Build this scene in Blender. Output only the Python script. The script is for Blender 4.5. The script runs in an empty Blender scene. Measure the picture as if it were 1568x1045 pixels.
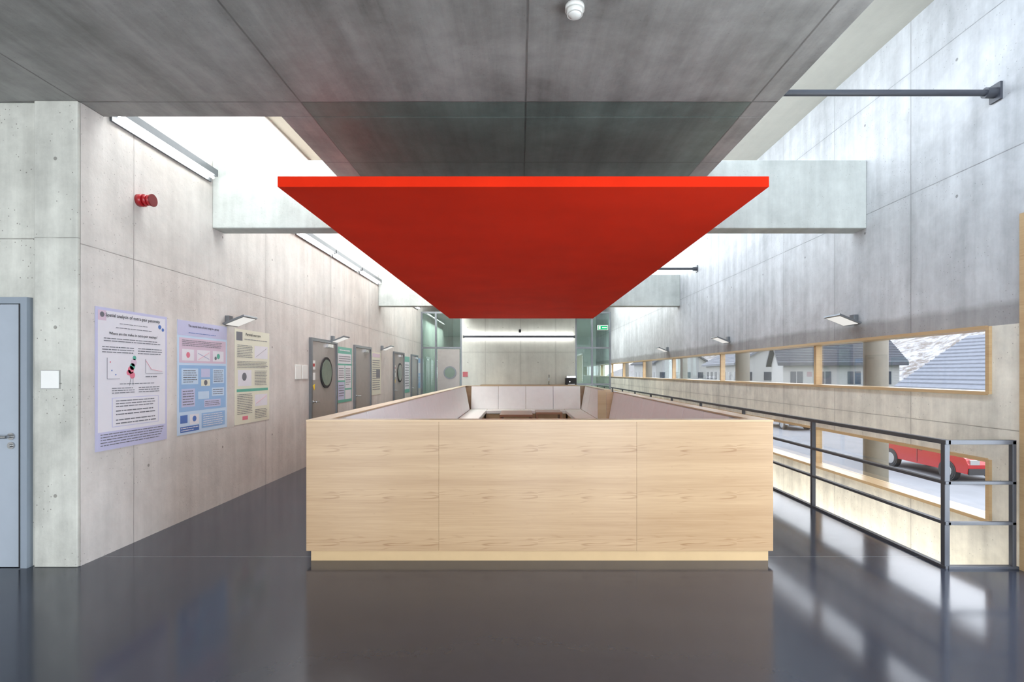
import bpy, math, random
from mathutils import Vector, Matrix
random.seed(4)
S=bpy.context.scene
COL=S.collection
# ------------------------------------------------------------------ nodes
class NT:
    def __init__(s,mat):
        mat.use_nodes=True; s.t=mat.node_tree; s.t.nodes.clear()
        s.out=s.t.nodes.new('ShaderNodeOutputMaterial')
    def n(s,typ,**k):
        x=s.t.nodes.new(typ)
        for a,b in k.items(): setattr(x,a,b)
        return x
    def set(s,sock,v):
        if isinstance(v,bpy.types.NodeSocket): s.t.links.new(v,sock)
        else: sock.default_value=v
    def m(s,op,a,b=0.0,c=None,clamp=False):
        x=s.n('ShaderNodeMath',operation=op); x.use_clamp=clamp
        s.set(x.inputs[0],a); s.set(x.inputs[1],b)
        if c is not None: s.set(x.inputs[2],c)
        return x.outputs[0]
    def xyz(s,a,b,c):
        x=s.n('ShaderNodeCombineXYZ'); s.set(x.inputs[0],a); s.set(x.inputs[1],b); s.set(x.inputs[2],c); return x.outputs[0]
    def noise(s,vec,scale,detail=4,rough=.55,dist=0):
        x=s.n('ShaderNodeTexNoise'); s.set(x.inputs['Vector'],vec); x.inputs['Scale'].default_value=scale
        x.inputs['Detail'].default_value=detail; x.inputs['Roughness'].default_value=rough; x.inputs['Distortion'].default_value=dist
        return x.outputs[0]
    def mix(s,f,a,b,mode='MIX'):
        x=s.n('ShaderNodeMix',data_type='RGBA',blend_type=mode)
        s.set(x.inputs[0],f); s.set(x.inputs[6],a); s.set(x.inputs[7],b); return x.outputs[2]
    def rng(s,v,a,b,c,d):
        x=s.n('ShaderNodeMapRange'); s.set(x.inputs[0],v)
        for i,q in enumerate((a,b,c,d)): x.inputs[i+1].default_value=q
        return x.outputs[0]
    def bsdf(s,col,rough=.5,metal=0,coat=0,spec=.5,bump=None,bstr=.2,bdist=.01,crough=.12):
        x=s.n('ShaderNodeBsdfPrincipled')
        s.set(x.inputs['Base Color'],col); s.set(x.inputs['Roughness'],rough); x.inputs['Metallic'].default_value=metal
        x.inputs['Coat Weight'].default_value=coat; x.inputs['Coat Roughness'].default_value=crough
        x.inputs['Specular IOR Level'].default_value=spec
        if bump is not None:
            b=s.n('ShaderNodeBump'); b.inputs['Strength'].default_value=bstr; b.inputs['Distance'].default_value=bdist
            s.set(b.inputs['Height'],bump); s.t.links.new(b.outputs[0],x.inputs['Normal'])
        s.t.links.new(x.outputs[0],s.out.inputs[0]); return x
def c4(c): return (c[0],c[1],c[2],1)
def srgb(r,g,b):
    f=lambda v:(v/255/12.92 if v/255<=.04045 else ((v/255+.055)/1.055)**2.4)
    return (f(r),f(g),f(b))
def plain(name,col,rough=.5,metal=0,coat=0,var=.06,scale=8,bump=0,spec=.5):
    m=bpy.data.materials.new(name); t=NT(m)
    tc=t.n('ShaderNodeNewGeometry').outputs['Position']
    nz=t.noise(tc,scale,3)
    k=t.rng(nz,.3,.7,1-var,1+var)
    col2=t.mix(1.0,c4(col),t.xyz(k,k,k),'MULTIPLY')
    t.bsdf(col2,rough,metal,coat,spec,bump=t.noise(tc,scale*30,2) if bump else None,bstr=bump)
    return m
def emis(name,col,st):
    m=bpy.data.materials.new(name); t=NT(m); e=t.n('ShaderNodeEmission')
    e.inputs[0].default_value=c4(col); e.inputs[1].default_value=st
    t.t.links.new(e.outputs[0],t.out.inputs[0]); return m
def glass(name,tint=(1,1,1),refl=.08):
    m=bpy.data.materials.new(name); t=NT(m)
    a=t.n('ShaderNodeBsdfTransparent'); a.inputs[0].default_value=c4(tint)
    g=t.n('ShaderNodeBsdfGlossy'); g.inputs['Roughness'].default_value=.02
    f=t.n('ShaderNodeFresnel'); f.inputs[0].default_value=1.2
    mx=t.n('ShaderNodeMixShader'); k=t.m('ADD',t.m('MULTIPLY',f.outputs[0],.4),refl*.3,clamp=True)
    t.set(mx.inputs[0],k); t.t.links.new(a.outputs[0],mx.inputs[1]); t.t.links.new(g.outputs[0],mx.inputs[2])
    t.t.links.new(mx.outputs[0],t.out.inputs[0]); return m
def concrete(name,col,u='Y',v='Z',us=(),vs=(),tie=None,streak='v',var=.16,seam_w=.004,band=None,rough=.6,pores=.6,warm=None,spec=.35,tint_from=None):
    m=bpy.data.materials.new(name); t=NT(m)
    pos=t.n('ShaderNodeNewGeometry').outputs['Position']
    sp=t.n('ShaderNodeSeparateXYZ'); t.t.links.new(pos,sp.inputs[0])
    U=sp.outputs[u]; V=sp.outputs[v]
    n1=t.noise(pos,.9,7,.65,.5); n2=t.noise(pos,6,6,.7)
    sv=t.xyz(t.m('MULTIPLY',U,6.0),t.m('MULTIPLY',V,.45),3.1)
    n3=t.noise(sv,1.0,6,.62)
    k=t.m('ADD',t.rng(n1,.3,.7,-var,var),t.m('ADD',t.rng(n2,.3,.7,-var*.5,var*.5),t.rng(n3,.3,.7,-var*.8,var*.8)))
    k=t.m('ADD',k,1.0)
    base=t.mix(1.0,c4(col),t.xyz(k,k,k),'MULTIPLY')
    if warm:
        base=t.mix(t.rng(t.noise(pos,.5,2),.4,.65,0,.7),base,t.mix(1.0,base,c4(warm),'MULTIPLY'))
    if tint_from:  # middle bay beyond this line is tinted darker and greener
        g_=t.m('MULTIPLY',t.m('GREATER_THAN',V,tint_from),t.m('MULTIPLY',t.m('GREATER_THAN',U,-1.70),t.m('LESS_THAN',U,1.79)))
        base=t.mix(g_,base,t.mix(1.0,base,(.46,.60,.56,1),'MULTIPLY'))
    wn=t.m('MULTIPLY',t.m('SUBTRACT',t.noise(pos,3,3),.5),.008)
    wbreak=t.rng(t.noise(pos,6,3),.3,.6,.35,1)
    seam=0.0; halo=0.0
    for A,L in ((U,us),(V,vs)):
        for s_ in L:
            d=t.m('ABSOLUTE',t.m('ADD',t.m('SUBTRACT',A,s_),wn))
            seam=t.m('MAXIMUM',seam,t.rng(d,seam_w*.5,seam_w*1.4,1,0))
            halo=t.m('MAXIMUM',halo,t.rng(d,0,.06,.5,0))
    dark=t.m('MULTIPLY',seam,wbreak)
    if tie:
        ou,pu,ov,pv=tie
        a=t.m('SUBTRACT',t.m('FLOORED_MODULO',t.m('SUBTRACT',U,ou-pu/2),pu),pu/2)
        b=t.m('SUBTRACT',t.m('FLOORED_MODULO',t.m('SUBTRACT',V,ov-pv/2),pv),pv/2)
        d=t.m('SQRT',t.m('ADD',t.m('MULTIPLY',a,a),t.m('MULTIPLY',b,b)))
        dark=t.m('MAXIMUM',dark,t.m('LESS_THAN',d,.014))
    vor=t.n('ShaderNodeTexVoronoi'); t.t.links.new(pos,vor.inputs['Vector']); vor.inputs['Scale'].default_value=26
    pr=t.m('MULTIPLY',t.m('LESS_THAN',vor.outputs['Distance'],.12),t.m('GREATER_THAN',t.noise(pos,2.5,2),.52))
    pr=t.m('MULTIPLY',pr,pores)
    base=t.mix(t.m('MULTIPLY',halo,.4),base,t.mix(1.0,base,(.7,.7,.7,1),'MULTIPLY'))
    if band:
        z0,z1=band
        w=t.m('MULTIPLY',t.m('SUBTRACT',t.noise(pos,1.5,3),.5),.1)
        f=t.rng(t.m('ADD',V,w),z1-.03,z1+.03,1,0); f2=t.m('GREATER_THAN',V,z0)
        base=t.mix(t.m('MULTIPLY',t.m('MULTIPLY',f,f2),.75),base,t.mix(1.0,base,(.55,.52,.5,1),'MULTIPLY'))
        base=t.mix(t.m('LESS_THAN',V,z0),base,t.mix(1.0,base,(1.45,1.37,1.18,1),'MULTIPLY'))  # wall below the band lightened in colour, standing in for light from the lower level
    base=t.mix(t.m('MULTIPLY',dark,.68),base,t.mix(1.0,base,(.25,.23,.22,1),'MULTIPLY'))
    base=t.mix(pr,base,t.mix(1.0,base,(.45,.43,.42,1),'MULTIPLY'))
    h=t.m('SUBTRACT',t.m('ADD',n2,t.m('MULTIPLY',t.noise(pos,40,3),.3)),t.m('ADD',dark,pr))
    t.bsdf(base,t.rng(n1,.3,.7,rough-.08,rough+.1),spec=spec,bump=h,bstr=.22,bdist=.012)
    return m
def wood(name,col,dark,u='X',v='Z',rough=.38,coat=.35,lines=5,lam=.5,knots=True):
    m=bpy.data.materials.new(name); t=NT(m)
    pos=t.n('ShaderNodeNewGeometry').outputs['Position']
    sp=t.n('ShaderNodeSeparateXYZ'); t.t.links.new(pos,sp.inputs[0])
    U=sp.outputs[u]; V=sp.outputs[v]
    Um=t.m('FLOORED_MODULO',t.m('ADD',U,.65),.79)
    Vk=t.m('FLOORED_MODULO',V,.373)
    n=t.noise(t.xyz(t.m('MULTIPLY',Um,2.2),t.m('MULTIPLY',Vk,17),2.7),1.0,1.0,.35,.1)
    s_=t.m('SINE',t.m('MULTIPLY',n,lines*6.28))
    line=t.rng(s_,.55,1.0,0,1)
    bnd=t.rng(t.m('ABSOLUTE',t.m('SUBTRACT',Vk,.15)),.03,.07,1,.12)
    gate=t.m('MULTIPLY',bnd,t.rng(t.noise(t.xyz(t.m('MULTIPLY',Um,4.0),t.m('MULTIPLY',V,.3),6.0),1.0,1),.42,.55,.25,1))
    fib=t.noise(t.xyz(t.m('MULTIPLY',U,2.0),t.m('MULTIPLY',V,120),1),1,4,.6)
    big=t.noise(t.xyz(t.m('MULTIPLY',U,.35),t.m('MULTIPLY',V,9),9),1,3)
    f=t.m('ADD',t.m('MULTIPLY',t.m('MULTIPLY',line,gate),lam),t.m('ADD',t.rng(fib,.35,.7,0,.28),t.rng(big,.35,.7,0,.32)),clamp=True)
    if knots:
        kn=t.n('ShaderNodeTexVoronoi'); t.set(kn.inputs['Vector'],t.xyz(t.m('MULTIPLY',Um,1.0),t.m('MULTIPLY',Vk,1.6),5)); kn.inputs['Scale'].default_value=3.2
        f=t.m('MAXIMUM',f,t.rng(kn.outputs['Distance'],.02,.06,.9,0))
    c=t.mix(f,c4(col),c4(dark))
    t.bsdf(c,rough,coat=coat,crough=.25,bump=fib,bstr=.02)
    return m
# ------------------------------------------------------------------ geometry helpers
def box(x0,x1,y0,y1,z0,z1,m=0):
    v=[(x0,y0,z0),(x1,y0,z0),(x1,y1,z0),(x0,y1,z0),(x0,y0,z1),(x1,y0,z1),(x1,y1,z1),(x0,y1,z1)]
    f=[(0,3,2,1),(4,5,6,7),(0,1,5,4),(1,2,6,5),(2,3,7,6),(3,0,4,7)]
    return (v,f,m)
def xf(part,M):
    v,f,m=part; return ([tuple(M@Vector(p)) for p in v],f,m)
def cyl(p0,p1,r,m=0,seg=20,r2=None):
    p0=Vector(p0);p1=Vector(p1); d=(p1-p0).normalized(); r2=r if r2 is None else r2
    a=d.orthogonal().normalized(); b=d.cross(a)
    v=[];f=[]
    for i in range(seg):
        t=2*math.pi*i/seg; o=a*math.cos(t)+b*math.sin(t)
        v.append(tuple(p0+o*r)); v.append(tuple(p1+o*r2))
    for i in range(seg):
        j=(i+1)%seg; f.append((2*i,2*j,2*j+1,2*i+1))
    f.append(tuple(2*i for i in range(seg))[::-1]); f.append(tuple(2*i+1 for i in range(seg)))
    return (v,f,m)
def tube(pts,r,m=0,seg=10):
    return [cyl(pts[i],pts[i+1],r,m,seg) for i in range(len(pts)-1)]
def prism(poly,axis,a,b,m=0):
    n=len(poly); v=[]
    for t in (a,b):
        for p in poly:
            if axis=='x': v.append((t,p[0],p[1]))
            elif axis=='y': v.append((p[0],t,p[1]))
            else: v.append((p[0],p[1],t))
    f=[tuple(range(n))[::-1],tuple(range(n,2*n))]
    for i in range(n):
        j=(i+1)%n; f.append((i,j,n+j,n+i))
    return (v,f,m)
def dome(c,r,h,down=True,m=0,seg=20,rings=6):
    v=[];f=[]
    for k in range(rings):
        a=math.pi/2*k/rings; rr=r*math.cos(a); z=h*math.sin(a)*(-1 if down else 1)
        for i in range(seg): v.append((c[0]+rr*math.cos(2*math.pi*i/seg),c[1]+rr*math.sin(2*math.pi*i/seg),c[2]+z))
    v.append((c[0],c[1],c[2]+(-h if down else h)))
    for k in range(rings-1):
        for i in range(seg):
            j=(i+1)%seg; f.append((k*seg+i,k*seg+j,(k+1)*seg+j,(k+1)*seg+i))
    for i in range(seg): f.append(((rings-1)*seg+i,(rings-1)*seg+(i+1)%seg,len(v)-1))
    f.append(tuple(range(seg)))
    return (v,f,m)
import bmesh
def obj(name,parts,mats,bevel=0,parent=None,smooth=False):
    V=[];F=[];MI=[]
    for v,f,m in parts:
        o=len(V); V+=v
        for q in f: F.append(tuple(i+o for i in q)); MI.append(m)
    me=bpy.data.meshes.new(name); me.from_pydata(V,[],F)
    for mm in (mats if isinstance(mats,(list,tuple)) else [mats]): me.materials.append(mm)
    for p,mi in zip(me.polygons,MI): p.material_index=mi
    bm=bmesh.new(); bm.from_mesh(me); bmesh.ops.recalc_face_normals(bm,faces=bm.faces); bm.to_mesh(me); bm.free()
    if smooth:
        for p in me.polygons: p.use_smooth=len(p.vertices)==4
    ob=bpy.data.objects.new(name,me); COL.objects.link(ob)
    if bevel:
        b=ob.modifiers.new('bevel','BEVEL'); b.width=bevel; b.segments=2; b.limit_method='ANGLE'
    if parent: ob.parent=parent
    return ob
def empty(name,loc=(0,0,0)):
    e=bpy.data.objects.new(name,None); e.location=loc; COL.objects.link(e); e.empty_display_size=.1; return e
# ------------------------------------------------------------------ materials
XL,XR=-3.41,3.83
ZC=3.596; ZR=4.95
M_left=concrete('concrete_left',srgb(206,202,197),'Y','Z',us=(4.52,6.86,9.2,11.54,13.88,16.2),vs=(2.50,),tie=(4.7,1.17,.65,1.2),var=.12,warm=(1.0,.95,.92))
M_right=concrete('concrete_right',srgb(186,188,189),'Y','Z',us=(5.03,6.25,7.46,8.7,9.9,11.1,12.3,14.7,17.1),vs=(1.05,3.25,4.45),tie=(4.5,1.2,.65,1.2),var=.2,band=(1.88,2.05))
M_front=concrete('concrete_front',srgb(192,192,183),'X','Z',us=(),vs=(2.54,),tie=(-3.58,.9,.55,1.3),var=.2,pores=1.0)
M_ceil=concrete('concrete_ceiling',srgb(146,145,142),'X','Y',us=(-3.41,-1.70,.04,1.79),vs=(3.965,5.1),streak='h',var=.28,seam_w=.007,rough=.45,pores=.3,tint_from=3.965,spec=.35)
M_beam=concrete('concrete_beam',srgb(188,193,189),'X','Z',var=.15,pores=.4)
M_back=concrete('concrete_back',srgb(208,208,199),'X','Z',us=(-1.2,0,1.2),vs=(2.2,),tie=(-.6,1.2,.65,1.2),var=.08)
M_roof=concrete('concrete_roof',srgb(205,203,190),'X','Y',var=.06,pores=0)
M_white=plain('white_plaster',srgb(232,232,228),.7,var=.02)
M_steel=plain('grey_steel_paint',srgb(66,69,76),.4,var=.04)
M_steelL=plain('galvanised_steel',srgb(120,124,128),.35,.6,var=.05)
M_door=plain('blue_grey_steel_door',srgb(165,174,184),.4,var=.02)
M_doorM=plain('metal_grey_door',srgb(160,154,149),.35,.3,var=.04)
M_chrome=plain('brushed_metal',srgb(190,190,190),.25,1,var=.03)
M_dark=plain('dark_rubber',srgb(35,35,38),.6)
M_red=bpy.data.materials.new('red_felt')
t=NT(M_red); pos=t.n('ShaderNodeNewGeometry').outputs['Position']
k=t.rng(t.noise(pos,1.2,3),.3,.7,.93,1.07)
t.bsdf(t.mix(1.0,c4(srgb(224,44,15)),t.xyz(k,k,k),'MULTIPLY'),.85,spec=.12,bump=t.noise(pos,350,3),bstr=.5,bdist=.004)
M_wood=wood('maple_veneer',srgb(184,155,119),srgb(136,100,64))
M_woodS=wood('maple_veneer_side',srgb(204,177,140),srgb(168,132,92),u='Y',lam=.3,knots=False)
M_woodT=wood('oak_frame',srgb(200,172,130),srgb(160,124,84),u='Y',lam=.2,knots=False)
M_tbl=wood('walnut_table',srgb(160,108,68),srgb(110,68,40),u='X',v='Y',lam=.3,knots=False)
M_plinth=plain('maple_plinth',srgb(190,162,122),.4,var=.03)
M_uph=plain('pale_upholstery',srgb(250,249,247),.7,var=.02,bump=.15)
M_seat=plain('cream_seat_cushion',srgb(248,246,240),.7,var=.02,bump=.15)
M_floor=bpy.data.materials.new('polished_resin_floor'); t=NT(M_floor)
pos=t.n('ShaderNodeNewGeometry').outputs['Position']; sp=t.n('ShaderNodeSeparateXYZ'); t.t.links.new(pos,sp.inputs[0])
n1=t.noise(pos,1.3,6,.6,.3); n2=t.noise(pos,14,4)
k=t.m('ADD',t.rng(n1,.3,.7,.92,1.07),t.rng(n2,.3,.7,-.03,.03))
base=t.mix(1.0,c4(srgb(48,52,62)),t.xyz(k,k,k),'MULTIPLY')
d=t.m('LESS_THAN',t.m('ABSOLUTE',t.m('SUBTRACT',sp.outputs[1],4.175)),.003)
base=t.mix(t.m('MULTIPLY',d,.5),base,c4(srgb(150,150,150)))
t.bsdf(base,t.rng(n1,.3,.7,.11,.16),spec=.5,coat=.0,bump=t.m('ADD',n1,t.m('MULTIPLY',n2,.1)),bstr=.03,bdist=.02)
G_clear=glass('window_glass',refl=.03); G_green=glass('partition_glass',(.74,.88,.84),.25)
# ------------------------------------------------------------------ room shell
obj('floor',[box(-7.3,3.264,-5.3,26,-.35,0),box(3.264,XR,-5.3,3.93,-.35,0)],M_floor)
obj('floor_lower',[box(2.2,XR,3.6,26,-3.3,-3.2)],plain('lower_screed',srgb(150,148,142),.5))
obj('wall_void',[box(2.9,3.195,3.6,26,-3.2,-.36),box(3.2,XR,3.4,3.6,-3.2,-.36)],M_beam)
obj('wall_left',[box(XL-.3,XL,3.976,26,0,ZR)],M_left)
obj('wall_front_left',[box(-7.3,XL-.3,3.975,4.25,0,ZC),box(XL-.335,XL,3.945,3.975,0,ZC)],M_front,bevel=.008)
obj('wall_side_left',[box(-7.3,-7.1,-5,3.97,0,ZC)],M_white)
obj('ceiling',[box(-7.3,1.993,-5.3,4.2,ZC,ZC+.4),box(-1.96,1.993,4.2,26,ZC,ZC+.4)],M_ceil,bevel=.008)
obj('ceiling_roof',[box(-3.7,XR+.3,-5.3,26,ZR,ZR+.2)],M_roof)
obj('wall_upper_left',[box(-3.7,1.993,4.0,4.2,ZC+.4,ZR)],M_beam)
obj('trim_beam_near',[box(XL,XR,5.67,5.90,3.10,3.855)],M_beam,bevel=.01)
obj('trim_beam_far',[box(XL,XR,12.3,12.53,3.10,3.855)],M_beam,bevel=.01)
yA,yB=4.176,24.5
T=.2
W=[box(XR,XR+T,-5.3,26,-3.3,0),
   box(XR,XR+T,3.88,yA,0,ZR),box(XR,XR+T,yB,26,0,ZR),
   box(XR,XR+T,yA,yB,0,.28),box(XR,XR+T,yA,yB,.79,1.324),box(XR,XR+T,yA,yB,1.878,ZR),
   box(XR,XR+T,.3,3.88,2.71,ZR),box(XR,XR+T,-5.3,.3,0,ZR)]
obj('wall_right',W,M_right)
obj('wall_back',[box(-2.0,1.87,17.5,17.8,0,ZC)],M_back)
obj('wall_corridor_end',[box(XL,XR,26,26.2,-3.3,ZR)],M_white)
def ribbon(name,z0,z1,mulls):
    fx0,fx1=XR-.025,XR+T-.01; w=.022
    p=[box(fx0,fx1,yA-.012,yA+w,z0,z1),box(fx0,fx1,yB-w,yB,z0,z1),
       box(fx0,fx1,yA+w,yB-w,z0-.008,z0+w),box(fx0,fx1,yA+w,yB-w,z1-w,z1+.008)]
    for y in mulls: p.append(box(XR+.11,fx1,y-.028,y+.028,z0+w,z1-w))
    p.append(box(XR+.15,XR+.158,yA+w,yB-w,z0+w,z1-w,1))
    obj(name,p,[M_woodT,G_clear])
ribbon('window_1',1.324,1.878,(6.86,10.1,13.3,16.5,19.7,22.2))
ribbon('window_2',.28,.79,(6.86,10.1,13.3,16.5,19.7,22.2))
p=[box(XR-.035,XR+T,3.79,3.88,0,2.71),box(XR-.035,XR-.001,3.88,3.90,0,2.71),box(XR-.035,XR+T,.3,.39,0,2.71),box(XR-.035,XR+T,.39,3.79,2.62,2.71),box(XR-.035,XR+T,.39,3.79,0,.07),
   box(XR+.03,XR+.15,2.0,2.08,.07,2.62),box(XR+.1,XR+.11,.39,3.79,.07,2.62,1)]
obj('window_3',p,[M_woodT,G_clear])
p=[box(-7.3,XR+T,-5.3,-5.1,0,.12,1),box(-7.3,1.99,-5.3,-5.1,3.3,ZC,1),box(1.99,XR+T,-5.3,-5.1,3.3,ZR,1)]
for x in (-7.3,-5.6,-4.1,-2.6,-1.1,.4,1.9,3.7): p.append(box(x,x+.14,-5.3,-5.1,.12,3.3,0))
p.append(box(-7.2,XR,-5.22,-5.21,.12,3.3,2))
obj('window_4',p,[M_woodT,M_white,G_clear])
for i,y in enumerate((6.25,10.0,13.7,17.4,21.1)):
    obj('concrete_column',[cyl((4.33,y,-2.1),(4.33,y,ZR+.2),.13,0,32)],plain('column_concrete',srgb(125,119,110),.7) if i==0 else bpy.data.materials['column_concrete'],smooth=True)
# ------------------------------------------------------------------ reception / bench enclosure
x0,x1,yF,yE,H=-1.705,2.011,4.08,15.0,1.12
E=empty('seating_enclosure',(0.15,9.5,0))
def C(n,parts,mats,bevel=0,smooth=False):
    o=obj(n,parts,mats,bevel,smooth=smooth); o.parent=E; o.matrix_parent_inverse=Matrix.Translation(-Vector(E.location)); return o
xs=[x0,-.65,.925,x1]; g=.0006
C('front_panels',[box(xs[i]+(g if i else 0),xs[i+1]-(g if i<2 else 0),yF,yF+.03,.08,H-.012) for i in range(3)],M_wood,bevel=.0008)
C('core',[box(x0+.005,x1-.005,yF+.03,yF+.07,.08,H-.014)],M_plinth)
C('top_cap',[box(x0-.002,x1+.002,yF-.002,yF+.11,H-.012,H+.004),box(x0-.002,x0+.15,yF+.11,yE,H-.012,H+.004),box(x1-.15,x1+.002,yF+.11,10.3,H-.012,H+.004),
   box(x1-.15,x1+.002,11.4,yE,H-.012,H+.004),box(x0+.15,x1-.15,yE-.15,yE,H-.012,H+.004)],M_woodS,bevel=.002)
C('plinth',[box(x0+.035,x1-.035,yF+.01,yF+.09,0,.08),box(x0+.035,x0+.09,yF+.09,yE-.03,0,.08),box(x1-.09,x1-.035,yF+.09,10.27,0,.08),box(x1-.09,x1-.035,11.43,yE-.03,0,.08),box(x0+.09,x1-.09,yE-.09,yE-.03,0,.08)],M_plinth)
C('side_panels',[box(x0,x0+.04,yF+.03,yE,.08,H-.012),box(x1-.04,x1,yF+.03,10.3,.08,H-.012),box(x1-.04,x1,11.4,yE,.08,H-.012),box(x0+.04,x1-.04,yE-.04,yE,.08,H-.012),
   box(x1-.29,x1-.04,10.27,10.3,.08,H-.012),box(x1-.29,x1-.04,11.4,11.43,.08,H-.012)],M_woodS)
def backs(axis):
    out=[]
    L=.62
    if axis=='L':
        y=yF+.5
        while y<yE-.6:
            out.append(prism([(x0+.15,H-.015),(x0+.05,H-.015),(x0+.05,.45),(x0+.27,.45)],'y',y+.004,min(y+L,yE-.2)-.004)); y+=L
    if axis=='R':
        for a,b in ((yF+.5,10.25),(11.45,yE-.2)):
            n=round((b-a)/L); l=(b-a)/n
            for i in range(n): out.append(prism([(x1-.15,H-.015),(x1-.05,H-.015),(x1-.05,.45),(x1-.27,.45)],'y',a+i*l+.004,a+(i+1)*l-.004))
    if axis=='B':
        a,b=x0+.28,x1-.28; n=4; l=(b-a)/n
        for i in range(n): out.append(prism([(yE-.15,H-.015),(yE-.05,H-.015),(yE-.05,.45),(yE-.27,.45)],'x',a+i*l+.004,a+(i+1)*l-.004))
    return out
C('backrests',backs('L')+backs('R')+backs('B'),M_uph,bevel=.006)
C('seats',[box(x0+.27,x0+.75,yF+.6,yE-.3,.36,.45),box(x1-.75,x1-.27,yF+.6,10.25,.36,.45),box(x1-.75,x1-.27,11.45,yE-.3,.36,.45),box(x0+.75,x1-.75,yE-.8,yE-.27,.36,.45)],M_seat,bevel=.015)
C('seat_bases',[box(x0+.3,x0+.7,yF+.6,yE-.3,0,.36),box(x1-.7,x1-.3,yF+.6,10.25,0,.36),box(x1-.7,x1-.3,11.45,yE-.3,0,.36),box(x0+.75,x1-.75,yE-.75,yE-.3,0,.36)],M_plinth)
def table(cx,cy,w,d,h):
    e=[box(cx-w/2,cx+w/2,cy-d/2,cy+d/2,h-.05,h)]
    for sx in(-1,1):
        e.append(box(cx+sx*(w/2-.03)-.025,cx+sx*(w/2-.03)+.025,cy-d/2+.03,cy+d/2-.03,0,h-.05))
    e.append(box(cx-w/2+.06,cx+w/2-.06,cy-.03,cy+.03,.15,.22))
    return obj('low_table',e,M_tbl,bevel=.006)
table(-.1,12.2,.75,1.3,.55); table(.65,12.0,.6,.8,.6); table(-.1,9.3,.75,1.3,.55)
# ------------------------------------------------------------------ red panel
E=empty('red_suspended_panel',(0.02,9,3.0))
C('panel',[box(-1.935,1.98,4.08,14.0,2.98,3.065)],M_red,bevel=.004)
C('hangers',[cyl((x,y,3.065),(x,y,ZC),.008) for x in(-1.0,1.0) for y in(6.5,9.0,13.4)],M_steel)
# ------------------------------------------------------------------ railing
RX=3.264
p=[]
posts=[3.93+1.78*i for i in range(12)]
for y in posts: p.append(box(RX-.02,RX+.02,y-.01,y+.03,0,.98))
yl=posts[-1]+.02
for z,hh in ((.98,.03),(.664,.02),(.354,.02)):
    p.append(box(RX-.022,RX+.022,3.91,yl,z-hh,z+.004))
    p.append(box(RX,XR-.045,3.91,3.945,z-hh,z+.004))
p.append(box(RX-.022,RX+.022,3.91,yl,-.02,.02)); p.append(box(RX,XR-.03,3.905,3.95,-.02,.02))
p.append(box(XR-.075,XR-.045,3.91,3.945,0,.98))
obj('railing',p,M_steel,bevel=.003)
for y in (4.12,11.1):
    obj('steel_strut',[cyl((1.995,y,3.75),(XR-.06,y,3.75),.024,0,20),cyl((XR-.1,y,3.75),(XR-.01,y,3.75),.04,0,20),box(XR-.02,XR-.001,y-.05,y+.05,3.68,3.82),box(1.994,2.01,y-.07,y+.07,3.68,3.82)],M_steel)
# ------------------------------------------------------------------ linear luminaires
M_tube=emis('fluorescent_tube',(1,.99,.97),15)
def batten(x,y0_,y1_,z,sx):
    return obj('linear_luminaire',[box(min(x,x+sx*.09),max(x,x+sx*.09),y0_,y1_,z,z+.07,0),box(min(x,x+sx*.02),max(x,x+sx*.02),y0_,y1_,z-.06,z,0),
      cyl((x+sx*.055,y0_+.03,z-.02),(x+sx*.055,y1_-.03,z-.02),.014,1,12)],[M_steelL,M_tube])
segs=[(4.25,5.62),(5.95,7.7),(7.75,9.2),(9.25,10.7),(10.8,12.25),(12.6,14.0),(14.1,15.5),(15.6,17.0)]
for a,b in segs: batten(XL+.005,a,b,3.65,1)
obj('linear_luminaire',[box(-1.95,1.85,17.36,17.49,2.68,2.76,0),cyl((-1.9,17.42,2.78),(1.8,17.42,2.78),.016,1,12),cyl((-1.9,17.44,2.665),(1.8,17.44,2.665),.012,1,12)],[M_steel,emis('kitchen_tube',(1,.99,.97),20)])
obj('stairwell_luminaire',[box(3.2,3.23,4.0,24,-.56,-.42,0),box(3.23,3.235,4.02,23.98,-.55,-.43,1)],[M_steelL,emis('stairwell_diffuser',(1,.95,.85),18)])
# ------------------------------------------------------------------ wall wash lamps
M_lamp=plain('lamp_white_enamel',srgb(225,225,220),.4,var=.02)
M_lampE=emis('lamp_diffuser',(1,.98,.94),.85)
def washer(x,y,z,sx):
    p=[box(min(x,x+sx*.05),max(x,x+sx*.05),y-.04,y+.04,z-.05,z+.06,0)]
    M=Matrix.Translation((x+sx*.16,y,z+.0))@Matrix.Rotation(math.radians(-22*sx),4,'Y')
    p.append(xf(box(-.13,.13,-.15,.15,-.01,.012,0),M)); p.append(xf(box(-.11,.11,-.13,.13,-.014,-.0105,1),M))
    obj('wall_lamp',p,[M_steelL,M_lampE],bevel=.003)
for y in (5.95,9.25,12.55): washer(XL,y,2.1,1)
for y in (5.85,9.4,13.3): washer(XR,y,2.1,-1)
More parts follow.
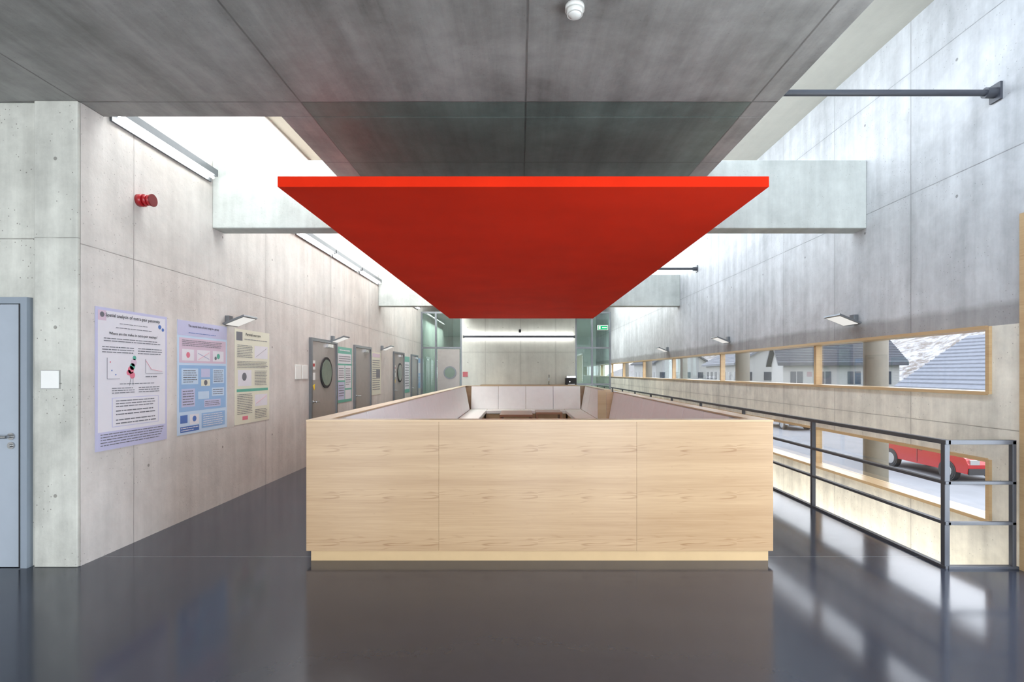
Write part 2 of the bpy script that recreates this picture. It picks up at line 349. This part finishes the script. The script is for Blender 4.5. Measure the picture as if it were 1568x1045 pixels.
# ------------------------------------------------------------------ alarm, detector, signs
M_rp=plain('red_plastic',srgb(165,20,30),.35,coat=.3)
ya,za=4.58,3.04
obj('alarm_sounder',[cyl((XL,ya,za),(XL+.05,ya,za),.055,0,28),cyl((XL+.05,ya,za),(XL+.085,ya,za),.046,0,28),cyl((XL+.085,ya,za),(XL+.12,ya,za),.042,0,28,.055),cyl((XL+.12,ya,za),(XL+.13,ya,za),.055,1,28)],[M_rp,plain('dark_red_plastic',srgb(110,15,22),.4)],smooth=True)
obj('smoke_detector',[cyl((.31,2.93,ZC-.025),(.31,2.93,ZC),.055,0,32),cyl((.31,2.93,ZC-.05),(.31,2.93,ZC-.02),.045,0,32),dome((.31,2.93,ZC-.045),.038,.02,True,0)],M_lamp,smooth=True)
obj('door_sign',[box((63-797)/785*3.94,(92-797)/785*3.94,3.935,3.945,1.375,1.52,0),box((64-797)/785*3.94,(91-797)/785*3.94,3.933,3.935,1.38,1.515,1)],[M_chrome,M_white])
for y in (7.75,8.0): obj('wall_plate',[box(XL,XL+.012,y,y+.2,1.4,1.62)],M_lamp,bevel=.002)
M_df=plain('door_frame_grey',srgb(140,150,160),.4,var=.02)
dr=-3.78
p=[box(dr-.05,dr,3.925,3.975,0,2.08,1),box(-4.85,dr-.05,3.925,3.975,2.03,2.08,1),box(-4.85,-4.80,3.925,3.975,0,2.03,1),box(-4.8,dr-.055,3.94,3.972,.005,2.025,0),
 box(dr-.058,dr-.05,3.92,3.94,0.01,2.03,2)]
hx=-3.91
p+=[cyl((hx,3.94,1.01),(hx,3.93,1.01),.027,3,24),cyl((hx,3.94,1.01),(hx,3.885,1.01),.01,3,12),cyl((hx+.012,3.885,1.01),(hx-.13,3.885,1.01),.011,3,12),
 cyl((hx,3.94,.94),(hx,3.93,.94),.027,3,24),cyl((hx,3.93,.94),(hx,3.915,.94),.012,3,16)]
obj('door_1',p,[M_door,M_df,M_dark,M_chrome])
M_pgl=plain('porthole_glass',srgb(105,122,108),.08,coat=.5)
M_yel=plain('warning_yellow',srgb(235,200,40),.5)
M_txt=plain('ink_black',srgb(50,50,55),.7)
def ldoor(name,y0_,y1_,h=2.07,port=True,labels=True):
    p=[box(XL,XL+.045,y0_,y0_+.05,0,h,1),box(XL,XL+.045,y1_-.05,y1_,0,h,1),box(XL,XL+.045,y0_+.05,y1_-.05,h-.05,h,1),
       box(XL,XL+.02,y0_+.052,y1_-.052,.005,h-.052,0)]
    yc=(y0_+y1_)/2+.08
    if port:
        p+=[cyl((XL+.02,yc,1.5),(XL+.035,yc,1.5),.27,7,40),cyl((XL+.035,yc,1.5),(XL+.038,yc,1.5),.225,2,40)]
    if labels:
        p+=[box(XL+.02,XL+.023,y0_+.08,y0_+.2,1.55,1.7,3),box(XL+.02,XL+.023,y0_+.08,y0_+.2,1.38,1.5,3),cyl((XL+.02,y0_+.15,1.27),(XL+.024,y0_+.15,1.27),.06,4,3),box(XL+.0235,XL+.025,y0_+.1,y0_+.18,1.6,1.65,6)]
    hy=y0_+.13
    p+=[cyl((XL+.02,hy,1.02),(XL+.03,hy,1.02),.026,5,20),cyl((XL+.02,hy,1.02),(XL+.07,hy,1.02),.01,5,10),cyl((XL+.07,hy,1.02),(XL+.07,hy+.13,1.02),.011,5,10)]
    p+=[box(XL+.02,XL+.06,yc,yc+.25,h-.13,h-.07,5)]
    obj(name,p,[M_doorM,M_steelL,M_pgl,M_white,M_yel,M_chrome,M_rp,M_dark])
ldoor('door_2',8.26,9.45); ldoor('door_3',10.45,11.6,port=False,labels=False); ldoor('door_4',13.7,14.9); ldoor('door_5',15.9,16.9,port=False,labels=False)
# ------------------------------------------------------------------ posters
def pm(n,c): return plain(n,c,.35,var=.015,coat=.15)
PW=pm('poster_paper',srgb(222,220,226)); PL=pm('poster_lavender',srgb(192,192,220)); PB=pm('poster_blue',srgb(145,180,218)); PB2=pm('poster_pale_blue',srgb(192,212,232))
PG=pm('poster_green',srgb(90,170,150)); PY=pm('poster_cream',srgb(222,220,200)); PK=pm('poster_grey',srgb(105,107,115)); PR=pm('poster_pink',srgb(220,120,140)); PN=pm('poster_navy',srgb(80,115,180)); PM=pm('poster_mauve',srgb(210,188,204))
PM_L=[PW,PL,PB,PB2,PG,PY,PK,PR,PN,PM]
def poster(y0_,y1_,z0,z1,base,items,title=None,tsize=.03):
    w=y1_-y0_; h=z1-z0
    X=XL+.004
    parts=[box(XL+.001,X,y0_,y1_,z0,z1,base)]
    def r(a,b,c,d,m,l=1): parts.append(box(X+.0006*(l-1),X+.0006*l,y0_+a*w,y0_+b*w,z1-d*h,z1-c*h,m))
    for it in items:
        k=it[0]
        if k=='r': r(*it[1:6],*(it[6:7]))
        elif k=='t':
            a,b,c,d,n=it[1:6]; col=it[6] if len(it)>6 else 6
            for i in range(n):
                yy=c+(d-c)*(i+.3)/n; e=b-(b-a)*random.choice((0,.03,.08,.02,.3 if i==n-1 else .05))
                s_=a
                while s_<e-.01:
                    q=min(e,s_+random.uniform(.02,.09)); r(s_,q,yy,yy+(d-c)/n*.32,col,4); s_=q+.008
        elif k=='d':
            a,c,rad,col=it[1:5]
            parts.append(cyl((X,y0_+a*w,z1-c*h),(X+.002,y0_+a*w,z1-c*h),rad,col,20))
        elif k=='l':
            a,c,b,d,col=it[1:6]
            parts.append(cyl((X+.002,y0_+a*w,z1-c*h),(X+.002,y0_+b*w,z1-d*h),.0015,col,6))
    ob=obj('poster',parts,PM_L)
    if title:
        for txt,cy,sz in title:
            cu=bpy.data.curves.new('title','FONT'); cu.body=txt; cu.size=sz; cu.align_x='CENTER'; cu.extrude=.0003
            cu.materials.append(M_txt)
            o=bpy.data.objects.new('title',cu); COL.objects.link(o)
            o.matrix_world=Matrix.Translation((X+.003,(y0_+y1_)/2,z1-cy*h))@Matrix(((0,0,1,0),(1,0,0,0),(0,1,0,0),(0,0,0,1)))
            o.parent=ob
    return ob
f_=785
def yy(x): return -XL*f_/(797-x)
poster(yy(145),yy(255),.86,2.035,1,[('r',.03,.97,.02,.985,0,1),('r',.03,.13,.02,.09,9,2),('d',.08,.05,.022,6),('d',.88,.09,.02,8),('d',.93,.11,.016,8),('t',.3,.7,.095,.108,1),('t',.25,.75,.125,.14,1),
 ('t',.1,.9,.205,.24,2),('t',.08,.5,.265,.32,3),('t',.55,.92,.265,.32,3),
 ('l',.14,.35,.14,.5,6),('l',.14,.5,.3,.5,6),('d',.18,.38,.006,7),('d',.2,.44,.006,8),('d',.25,.47,.006,8),
 ('d',.5,.345,.02,4),('d',.49,.38,.034,9),('d',.47,.41,.03,4),('d',.45,.435,.034,7),('d',.42,.455,.024,7),('d',.47,.475,.03,7),('l',.45,.49,.43,.55,6),('l',.48,.49,.48,.55,6),
 ('l',.66,.35,.66,.46,6),('l',.66,.46,.93,.46,6),('l',.66,.36,.75,.43,7),('l',.75,.43,.92,.445,7),('t',.66,.93,.475,.5,1),
 ('t',.3,.8,.53,.545,1),('t',.2,.5,.56,.61,3),('t',.56,.88,.56,.61,3),('r',.2,.86,.635,.845,1,2),('r',.21,.85,.64,.84,0,3),('t',.25,.82,.65,.71,3),('t',.25,.82,.72,.77,2),('t',.25,.82,.785,.835,2),
 ('r',.03,.97,.87,.985,1,2),('t',.06,.94,.88,.975,5)],
 [('Spatial analysis of extra-pair paternity',.06,.042),('Where are the males in extra-pair matings?',.185,.032)])
poster(yy(271),yy(347),.87,2.03,3,[('r',.0,1,.0,.13,1,1),('t',.2,.8,.095,.11,1,8),('r',.03,.97,.15,.37,9,1),('t',.08,.92,.165,.225,4),('r',.08,.3,.25,.35,0,2),('r',.36,.62,.25,.35,0,2),('r',.68,.92,.25,.35,0,2),('d',.19,.3,.03,7),('l',.38,.34,.6,.27,7),('l',.38,.28,.6,.33,8),('d',.8,.3,.03,4),('d',.74,.32,.02,6),
 ('r',.03,.97,.39,.8,2,1),
 ('r',.07,.38,.42,.56,3,2),('r',.44,.62,.42,.5,1,2),('r',.68,.93,.42,.56,3,2),('r',.44,.62,.52,.58,5,3),('r',.07,.32,.6,.76,1,2),('r',.38,.6,.63,.7,3,2),('r',.66,.93,.6,.68,3,2),('r',.5,.85,.71,.78,1,2),('t',.1,.36,.43,.55,6),('t',.7,.91,.43,.55,6),('t',.09,.3,.61,.75,6),('t',.68,.91,.61,.67,3),('t',.52,.83,.72,.77,3),('d',.53,.55,.03,6),
 ('r',.05,.18,.83,.9,8,1),('r',.22,.4,.83,.92,0,1),('d',.31,.87,.03,8),('r',.45,.95,.83,.97,2,1),('t',.48,.92,.84,.96,6,0),('r',.05,.4,.93,.98,8,1),('t',.06,.39,.935,.975,2,0)],
 [('The neural basis of bird song in a group',.05,.033)])
poster(yy(359),yy(412),.87,2.03,5,[('r',.04,.2,.03,.12,6,1),('t',.25,.95,.09,.11,1),('t',.06,.48,.16,.3,8),('r',.54,.94,.16,.3,0,1),('l',.58,.28,.9,.18,6),('t',.06,.94,.33,.41,5),('r',.08,.45,.43,.6,0,1),('d',.25,.5,.05,6),('t',.54,.92,.43,.6,10),
 ('r',.05,.95,.63,.66,4,1),('t',.06,.48,.68,.9,12),('r',.55,.93,.7,.83,0,1),('l',.58,.8,.9,.72,7),('t',.55,.92,.86,.97,6),('r',.2,.35,.92,.96,7,1)],[('Parental nest care',.06,.05)])
poster(yy(516),yy(538.5),.93,1.99,4,[('r',.05,.95,.12,.3,0,1),('r',.05,.48,.33,.6,0,1),('r',.52,.95,.33,.75,0,1),('r',.05,.48,.63,.95,1,1),('r',.52,.95,.78,.95,0,1),('t',.1,.9,.15,.27,3),('t',.1,.44,.37,.57,5),('t',.56,.9,.37,.7,8),('t',.1,.44,.67,.9,5),('t',.15,.85,.03,.09,1,0)])
poster(yy(568.5),yy(583),.98,1.98,5,[('r',.1,.9,.03,.12,9,1),('t',.1,.9,.17,.9,14),('r',.5,.9,.4,.6,6,1)])
poster(15.02,15.75,.9,1.98,4,[('r',.08,.92,.15,.9,0,1),('t',.15,.85,.2,.85,9)])
poster(17.0,17.45,.98,1.98,2,[('r',.08,.92,.15,.5,0,1),('t',.15,.85,.55,.85,6,0)])
# ------------------------------------------------------------------ far end
def partition(name,xa,xb,y,h,xs_,zs,door=None):
    p=[box(xa,xa+.06,y,y+.08,0,h),box(xb-.06,xb,y,y+.08,0,h),box(xa+.06,xb-.06,y,y+.08,h-.06,h),box(xa+.06,xb-.06,y,y+.08,0,.06)]
    for x in xs_: p.append(box(x-.03,x+.03,y,y+.08,.06,h-.06))
    for z in zs: p.append(box(xa+.06,xb-.06,y+.005,y+.075,z-.03,z+.03))
    p.append(box(xa+.06,xb-.06,y+.035,y+.045,.06,h-.06,1))
    if door:
        a,b,hh=door
        p+=[box(a,b,y-.03,y,.01,hh,2),cyl(((a+b)/2+.05,y-.03,1.5),((a+b)/2+.05,y-.045,1.5),.22,0,32),cyl(((a+b)/2+.05,y-.045,1.5),((a+b)/2+.05,y-.05,1.5),.18,3,32)]
    obj(name,p,[M_steelL,G_green,M_doorM,M_pgl])
partition('door_6',XL,-2.0,17.55,3.59,(-2.9,),(2.35,),(-2.84,-2.08,2.3))
partition('window_5',1.87,3.1,17.55,3.59,(2.45,),(2.35,1.1))
obj('counter',[box(-1.3,1.85,16.75,17.45,.1,1.0,0),box(-1.32,1.86,16.7,17.49,1.0,1.1,1),box(-1.25,1.82,16.8,17.45,0,.1,0)],[M_white,M_wood],bevel=.004)
p=tube([(.95,17.2,1.1),(.95,17.2,1.38),(.95,17.1,1.43),(.95,17.0,1.40),(.95,17.0,1.34)],.018,0)+[cyl((.95,17.2,1.1),(.95,17.2,1.13),.035)]
obj('kitchen_tap',p,M_chrome,smooth=True)
obj('coffee_machine',[box(1.5,1.85,16.9,17.3,1.1,1.32,0),box(1.52,1.83,16.95,17.3,1.32,1.4,1),cyl((1.62,16.88,1.2),(1.62,16.93,1.2),.03,1,16),box(1.55,1.8,16.82,16.9,1.1,1.13,1)],[M_dark,M_chrome],bevel=.01)
obj('surveillance_camera',[cyl((-.02,17.44,2.95),(-.02,17.5,2.95),.03),box(-.06,.02,17.3,17.46,2.86,2.96)],M_dark,bevel=.01)
obj('fire_sign',[box(-1.97,-1.8,17.49,17.5,1.36,1.53)],M_rp)
obj('exit_sign',[box(2.62,2.98,17.45,17.54,2.95,3.12,0),box(2.64,2.96,17.445,17.45,2.97,3.10,1),box(2.66,2.72,17.44,17.445,2.99,3.08,2),box(2.78,2.94,17.44,17.445,3.02,3.05,2)],[M_lamp,emis('exit_green',(.02,.5,.2),1.2),emis('exit_white',(1,1,1),1.5)])
# ------------------------------------------------------------------ outside
ZG=-2.1
M_grass=plain('grass',srgb(84,90,54),.9,var=.25,scale=2)
M_asph=plain('asphalt',srgb(116,117,120),.9,var=.1,scale=1)
M_rf1=plain('grey_roof_tiles',srgb(96,100,109),.8,var=.1,scale=4); M_rf2=plain('dark_roof_tiles',srgb(58,61,69),.8,var=.1,scale=4)
M_ren=plain('white_render',srgb(145,146,147),.9,var=.03)
M_wd=plain('window_dark',srgb(42,50,62),.2)
obj('ground_outside',[box(4.05,11.5,-30,200,ZG-.2,ZG,0),box(11.5,22,-30,200,ZG-.2,ZG-.02,1),box(22,160,-60,260,ZG-.2,ZG,0)],[M_grass,M_asph])
def house(cx,cy,w,d,eave,ridge,rf,ang=0):
    z0=ZG
    b=[box(-w/2,w/2,-d/2,d/2,z0,eave,0)]
    b.append(prism([(-w/2,eave),(w/2,eave),(0,ridge)],'y',-d/2,d/2,0))
    for s_ in(-1,1):
        b.append(prism([(s_*(w/2+.6),eave-.6*(ridge-eave)/(w/2)),(0,ridge),(0,ridge+.3),(s_*(w/2+.6),eave+.3-.6*(ridge-eave)/(w/2))],'y',-d/2-.5,d/2+.5,1))
        for i in range(1,14):
            q=i/14; x_=s_*(w/2+.6)*(1-q); z_=eave+.3-.6*(ridge-eave)/(w/2)+q*((ridge+.3)-(eave+.3-.6*(ridge-eave)/(w/2)))
            b.append(box(x_-.06,x_+.06,-d/2-.5,d/2+.5,z_-.03,z_+.05,1))
    n=int(d/2.2)
    for i in range(n):
        y=-d/2+1.1+i*(d-2.2)/max(1,n-1)
        for z in (z0+.9,z0+2.6):
            if z+1.3<eave+.3:
                b.append(box(-w/2-.04,-w/2,y-.5,y+.5,z,z+1.1,2)); b.append(box(-w/2-.06,-w/2-.04,y-.03,y+.03,z,z+1.1,0))
    n=int(w/2.5)
    for i in range(n):
        x=-w/2+1.3+i*(w-2.6)/max(1,n-1)
        for z in (z0+.9,z0+2.6):
            if z+1.3<eave+.3: b.append(box(x-.5,x+.5,-d/2-.04,-d/2,z,z+1.1,2))
    b.append(box(1,1.6,-.3,.3,ridge-1.2,ridge+.7,0))
    o=obj('house',b,[M_ren,rf,M_wd]); o.location=(cx,cy,0); o.rotation_euler=(0,0,math.radians(ang)); return o
house(34,29,10,19,.6,4.0,M_rf1,0)
house(30,50,9,9,2.4,4.4,M_rf2,70)
house(34,74,10,16,2.8,5.6,M_rf1,-6)
house(30,104,10,14,3.4,6.4,M_rf2,4)
hv=[];hf=[]
nx,ny=14,50
for i in range(nx):
    for j in range(ny):
        u_=i/(nx-1); hv.append((60+u_*90,-20+j*8,ZG+(u_**.8)*42*(0.85+.2*math.sin(j*.35+1)*math.cos(j*.11))+random.uniform(-1,1)*u_*4))
for i in range(nx-1):
    for j in range(ny-1):
        a=i*ny+j; hf.append((a,a+1,a+ny+1,a+ny))
m=bpy.data.materials.new('snowy_hillside'); t=NT(m); pos=t.n('ShaderNodeNewGeometry').outputs['Position']
t.bsdf(t.mix(t.rng(t.noise(pos,.5,7,.8),.42,.56,0,1),c4(srgb(142,144,148)),c4(srgb(88,80,74))),.9)
obj('hillside',[(hv,hf,0)],m)
def car(cx,cy,col,name='car'):
    prof=[(-2.1,.32),(-2.13,.62),(-2.02,.82),(-1.3,.94),(-.62,1.36),(-.3,1.44),(.75,1.45),(1.2,1.36),(1.78,.98),(2.06,.92),(2.12,.6),(2.1,.32)]
    mat=plain('car_paint',col,.25,coat=.6,var=.01)
    z=ZG
    P_=[(a,b+z) for a,b in prof]
    b=[prism(P_,'x',-.82,.82,0)]
    for sx in(-1,1):
        x=.822*sx
        w1=[(-1.12,.96),(-.58,1.3),(-.3,1.37),(-.05,1.38),(-.05,.97)]; w2=[(.03,.97),(.03,1.38),(.72,1.38),(1.12,1.3),(1.5,1.0)]
        for w in (w1,w2): b.append(prism([(p_,q+z) for p_,q in w],'x',min(x,x+.01*sx),max(x,x+.01*sx),1))
        for wy in(-1.32,1.3):
            b.append(cyl((x*.8,wy,z+.31),(x+.015*sx,wy,z+.31),.35,2,28)); b.append(cyl((x*.9,wy,z+.30),(x+.025*sx,wy,z+.30),.30,2,28)); b.append(cyl((x+.025*sx,wy,z+.30),(x+.035*sx,wy,z+.30),.21,3,20))
        b.append(box(min(x,x+.02*sx),max(x,x+.02*sx),-.25,-.1,z+.82,z+.86,2)); b.append(box(min(x,x+.006*sx),max(x,x+.006*sx),-.02,0,z+.38,z+.95,2))
        b.append(box(min(x,x+.09*sx),max(x,x+.09*sx),-.95,-.78,z+.95,z+1.06,0))
    b.append(box(-.75,-.45,-2.14,-2.08,z+.62,z+.78,3)); b.append(box(.45,.75,-2.14,-2.08,z+.62,z+.78,3))
    b.append(box(-.8,.8,-2.16,-2.1,z+.3,z+.5,2)); b.append(box(-.8,.8,2.1,2.16,z+.3,z+.5,2))
    o=obj(name,b,[mat,M_wd,M_dark,M_chrome],bevel=.03); o.location=(cx,cy,0)
car(15.2,18.6,srgb(150,16,20)); car(17.5,34,srgb(140,142,145)); car(18.2,44,srgb(80,24,28))
p=[box(22.5,22.55,-5+2.5*i,-4.95+2.5*i,ZG,ZG+1.3) for i in range(40)]+[box(22.5,22.54,-5,95,ZG+z_,ZG+z_+.05) for z_ in(.4,.8,1.25)]
obj('garden_fence',p,M_ren)
# ------------------------------------------------------------------ lights
def area(name,loc,rot,sx,sy,pw,col=(1,1,1)):
    l=bpy.data.lights.new(name,'AREA'); l.shape='RECTANGLE'; l.size=sx; l.size_y=sy; l.energy=pw; l.color=col
    o=bpy.data.objects.new(name,l); o.location=loc; o.rotation_euler=rot; COL.objects.link(o); return o
D=math.radians
xm=(XL-1.96)/2
area('skylight_left',(xm,4.95,ZR-.02),(0,0,0),1.3,1.3,72,(.93,.97,1))
area('skylight_left',(xm,9.1,ZR-.02),(0,0,0),1.3,6.2,260,(.95,.98,1))
area('skylight_left',(xm,15,ZR-.02),(0,0,0),1.3,4.6,230,(.95,1,1))
area('hidden_fill_right',(2.06,1.5,4.4),(0,D(-60),0),.8,5,95,(.70,.82,1))  # area lamps added out of sight above the slab edge to brighten the right wall
area('hidden_fill_right',(2.06,8.8,4.4),(0,D(-60),0),.8,8,165,(.8,.89,1))
area('hidden_fill_right',(2.06,17,4.4),(0,D(-60),0),.8,8,230,(.92,.98,1))
for x,w_ in ((-4.2,1.0),(.3,.9),(2.3,.9)): area('window_daylight',(x,-5.05,1.75),(D(90),0,0),w_,3.0,160,(.86,.92,1))
area('window_daylight',(XR+.3,2.1,1.4),(0,D(90),0),2.6,3.2,210,(.78,.88,1))
area('lobby_light',(-2.7,20.5,3.4),(0,0,0),1.2,4,75,(.95,1,.97)); area('lobby_light',(2.5,20.5,3.4),(0,0,0),1.0,4,75,(.95,1,1))
w=bpy.data.worlds.new('sky'); S.world=w; w.use_nodes=True
nt=w.node_tree; bg=nt.nodes['Background']
tc=nt.nodes.new('ShaderNodeTexCoord'); sx=nt.nodes.new('ShaderNodeSeparateXYZ'); nt.links.new(tc.outputs['Generated'],sx.inputs[0])
cr=nt.nodes.new('ShaderNodeValToRGB'); cr.color_ramp.elements[0].position=.45; cr.color_ramp.elements[0].color=(.9,.94,1,1); cr.color_ramp.elements[1].position=1; cr.color_ramp.elements[1].color=(.75,.85,1,1)
nt.links.new(sx.outputs[2],cr.inputs[0]); nt.links.new(cr.outputs[0],bg.inputs[0]); bg.inputs[1].default_value=4.8
# ------------------------------------------------------------------ camera
cd=bpy.data.cameras.new('camera'); cd.sensor_width=36; cd.lens=785/1568*36; cd.shift_x=-13/1568; cd.shift_y=48.5/1568; cd.clip_start=.05; cd.clip_end=500
co=bpy.data.objects.new('camera',cd); co.location=(0,0,1.5); co.rotation_euler=(D(90),0,0); COL.objects.link(co); S.camera=co
S.view_settings.view_transform='Standard'; S.view_settings.look='None'; S.view_settings.exposure=0
